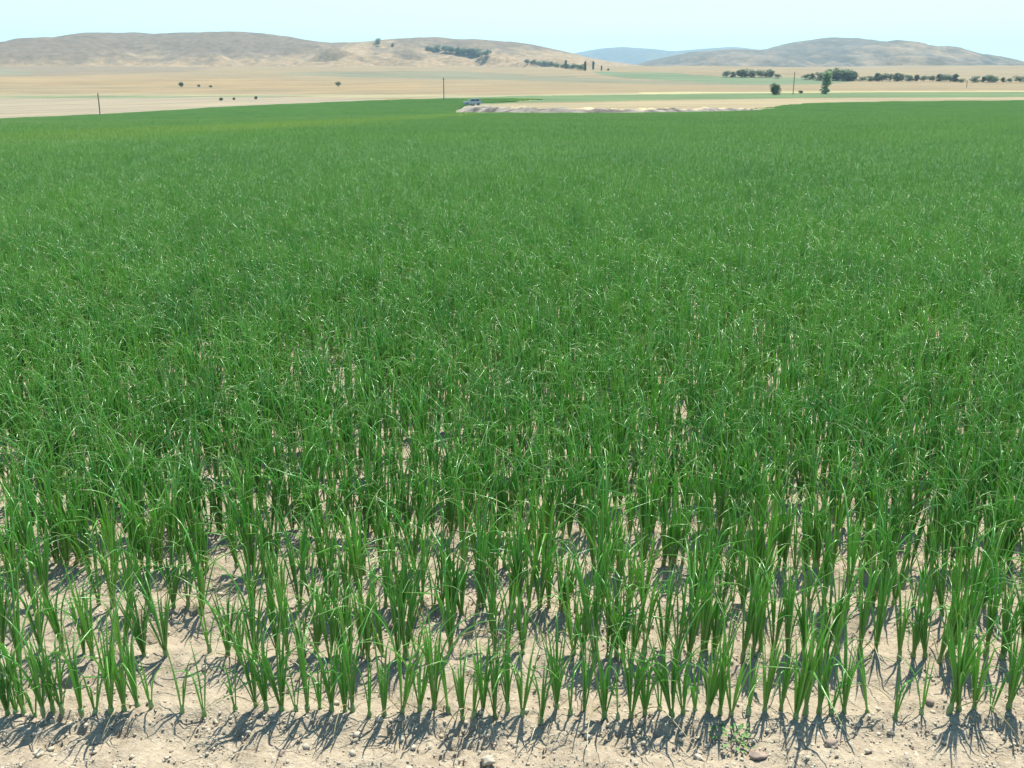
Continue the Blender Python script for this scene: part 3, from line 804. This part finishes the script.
# ------------------------------------------------------------------ utility poles
wood_m = plain('weathered_wood', (.20, .16, .13), .9, scale=3)
glass_m = plain('porcelain', (.25, .3, .3), .3)
def pole(px, base_py, top_py, dist, label, arm=True):
    d = ray(px, base_py); x = d[0] / d[1] * dist; z = float(ground_z(x, dist))
    top = CAM_H + (HOR - top_py) / (F * 1.0905) * dist; H = top - z
    root = obj('utility_pole', None, None, (x, dist, z)); root.empty_display_size = .1
    mb = MB(); v, f = tube_vf([(0, 0, -.5), (0, 0, H * .5), (0, 0, H)], [.17, .15, .12], 10); mb.add(v, f); obj('post', mb.mesh('post', wood_m), root)
    if arm:
        mb = MB(); v, f = box_vf(-.75, .75, -.05, .05, H - .55, H - .43); mb.add(v, f); obj('crossarm', mb.mesh('crossarm', wood_m, False), root, rz=R(70))
        for s in (-.65, 0, .65):
            mb = MB(); v, f = tube_vf([(s, 0, H - .43), (s, 0, H - .36), (s, 0, H - .28)], [.03, .05, .02], 6); mb.add(v, f); obj('insulator', mb.mesh('insulator', glass_m), root, rz=R(70))
    tag(root, label, 'utility pole'); return root
pole(100, 113, 93.2, 268, 'bare wooden pole beside the left edge of the field', arm=False)
pole(444, 101, 77.8, 325, 'tall wooden pole left of the parked car behind the field')
pole(793, 95, 71.8, 395, 'tall wooden pole between the round bush and the tall tree')
pole(966, 92, 80.5, 520, 'faint grey pole standing in the tan field at right')

# ------------------------------------------------------------------ car behind the bank
paint_m = plain('silver_paint', (.36, .36, .35), .3, .3, .03, 2)
window_m = plain('car_glass', (.05, .065, .07), .08, 0, .05, 2)
tyre_m = plain('tyre_rubber', (.03, .03, .03), .9)
rim_m = plain('wheel_rim', (.5, .5, .5), .35, .6)
lamp_m = plain('lamp_glass', (.75, .75, .72), .15)
dark_m = plain('black_trim', (.04, .04, .04), .6)
def car(px, py, dist, yaw, label):
    import bmesh
    d = ray(px, py); x = d[0] / d[1] * dist; z = float(ground_z(x, dist))
    root = obj('parked_car', None, None, (x, dist, z), yaw); root.empty_display_size = .1
    def loft(name, secs, m, bev=.05):
        bm = bmesh.new(); rings = []
        for sx, hw, z0, z1 in secs:
            rings.append([bm.verts.new((sx, -hw, z0)), bm.verts.new((sx, hw, z0)), bm.verts.new((sx, hw * .96, z1)), bm.verts.new((sx, -hw * .96, z1))])
        for a, b in zip(rings, rings[1:]):
            for i in range(4): bm.faces.new((a[i], a[(i+1) % 4], b[(i+1) % 4], b[i]))
        bm.faces.new(rings[0]); bm.faces.new(list(reversed(rings[-1])))
        bmesh.ops.recalc_face_normals(bm, faces=bm.faces)
        bmesh.ops.bevel(bm, geom=bm.edges[:], offset=bev, segments=2, affect='EDGES')
        me = bpy.data.meshes.new(name); bm.to_mesh(me); bm.free(); me.materials.append(m)
        return obj(name, me, root)
    body = loft('body', [(-2.25, .80, .45, .85), (-2.1, .88, .33, .98), (-.9, .90, .3, 1.08), (1.9, .90, .3, 1.10), (2.2, .84, .4, 1.0)], paint_m)
    loft('cabin', [(-.95, .80, 1.07, 1.10), (-.25, .74, 1.07, 1.66), (1.75, .72, 1.07, 1.68), (2.15, .76, 1.07, 1.14)], paint_m, .04)
    for s in (-1, 1):
        for x0, x1 in ((-.35, .55), (.62, 1.6)):
            mb = MB(); v = [(x0 + (-.3 if x0 < 0 else 0), s*.80, 1.14), (x1, s*.80, 1.14), (x1, s*.755, 1.58), (x0 + .05, s*.755, 1.58)]
            w = [(a, b + s*.02, c) for a, b, c in v]; mb.add(v + w, [(0,1,2,3),(4,7,6,5),(0,4,5,1),(1,5,6,2),(2,6,7,3),(3,7,4,0)]); obj('side_window', mb.mesh('side_window', window_m, False), root)
    mb = MB(); v = [(-.88, -.66, 1.14), (-.88, .66, 1.14), (-.33, .62, 1.6), (-.33, -.62, 1.6)]; w = [(a - .05, b, c + .03) for a, b, c in v]
    mb.add(v + w, [(0,1,2,3),(4,7,6,5),(0,4,5,1),(1,5,6,2),(2,6,7,3),(3,7,4,0)]); obj('windscreen', mb.mesh('windscreen', window_m, False), root)
    for s in (-1, 1):
        mb = MB(); v, f = box_vf(-2.3, -2.2, s*.62 - .14, s*.62 + .14, .66, .8); mb.add(v, f); obj('headlight', mb.mesh('headlight', lamp_m, False), root)
        for wx in (-1.4, 1.4):
            mb = MB(); v, f = tube_vf([(wx, s*.70, .33), (wx, s*.80, .33), (wx, s*.92, .33)], [.30, .33, .31], 18); mb.add(v, f); wo = obj('wheel', mb.mesh('wheel', tyre_m), root)
            mb = MB(); v, f = tube_vf([(wx, s*.90, .33), (wx, s*.935, .33)], [.2, .17], 14); mb.add(v, f); obj('rim', mb.mesh('rim', rim_m), wo)
    mb = MB(); v, f = box_vf(-2.32, -2.18, -.8, .8, .38, .55); mb.add(v, f); obj('bumper', mb.mesh('bumper', dark_m, False), root)
    tag(root, label, 'car')
car(472.5, 104, 262, R(8), 'silver car parked behind the bare earth bank at the far side of the crop')

# ------------------------------------------------------------------ air
def haze(dens):
    me = bpy.data.meshes.new('haze'); v, f = box_vf(-16000, 16000, -16000, 16000, -60, 620); me.from_pydata(v, [], f)
    m = bpy.data.materials.new('hazy_air'); m.use_nodes = True; nt = m.node_tree; nt.nodes.clear(); out = nt.nodes.new('ShaderNodeOutputMaterial')
    pv = nt.nodes.new('ShaderNodeVolumePrincipled'); pv.inputs['Density'].default_value = dens; pv.inputs['Color'].default_value = (.60, .87, .96, 1)
    nt.links.new(pv.outputs[0], out.inputs['Volume']); me.materials.append(m)
    tag(obj('haze', me), 'pale summer haze over the distant hills', 'haze', kind='stuff')
haze(1.08e-4)

# ------------------------------------------------------------------ light
EL, AZ = 63.0, 22.0
w = bpy.data.worlds.new('World'); scene.world = w; w.use_nodes = True
nt = w.node_tree; nt.nodes.clear()
sky = nt.nodes.new('ShaderNodeTexSky'); sky.sky_type = 'NISHITA'; sky.sun_disc = False
sky.sun_elevation = R(EL); sky.sun_rotation = R(AZ); sky.altitude = 700; sky.air_density = 1.0; sky.dust_density = 0.6; sky.ozone_density = 2.0
bg = nt.nodes.new('ShaderNodeBackground'); bg.inputs['Strength'].default_value = 0.115
ow = nt.nodes.new('ShaderNodeOutputWorld'); nt.links.new(mix(nt, 1.0, sky.outputs[0], (.74, 1.0, 1.0), 'MULTIPLY'), bg.inputs[0]); nt.links.new(bg.outputs[0], ow.inputs[0])
sd = bpy.data.lights.new('sun', 'SUN'); sd.energy = 4.1; sd.angle = R(.5); sd.color = (1, .96, .89)
so = bpy.data.objects.new('sun', sd); COL.objects.link(so)
v = Vector((math.sin(R(AZ)) * math.cos(R(EL)), math.cos(R(AZ)) * math.cos(R(EL)), math.sin(R(EL))))
so.rotation_euler = v.to_track_quat('Z', 'Y').to_euler(); so.location = (20, 20, 40)

vs = scene.view_settings; vs.view_transform = 'Standard'; vs.look = 'None'; vs.exposure = 1.36; vs.gamma = 1; vs.use_curve_mapping = False
scene.cycles.max_bounces = 10; scene.cycles.diffuse_bounces = 6; scene.cycles.glossy_bounces = 2; scene.cycles.transmission_bounces = 3; scene.cycles.volume_bounces = 0
scene.cycles.use_denoising = True
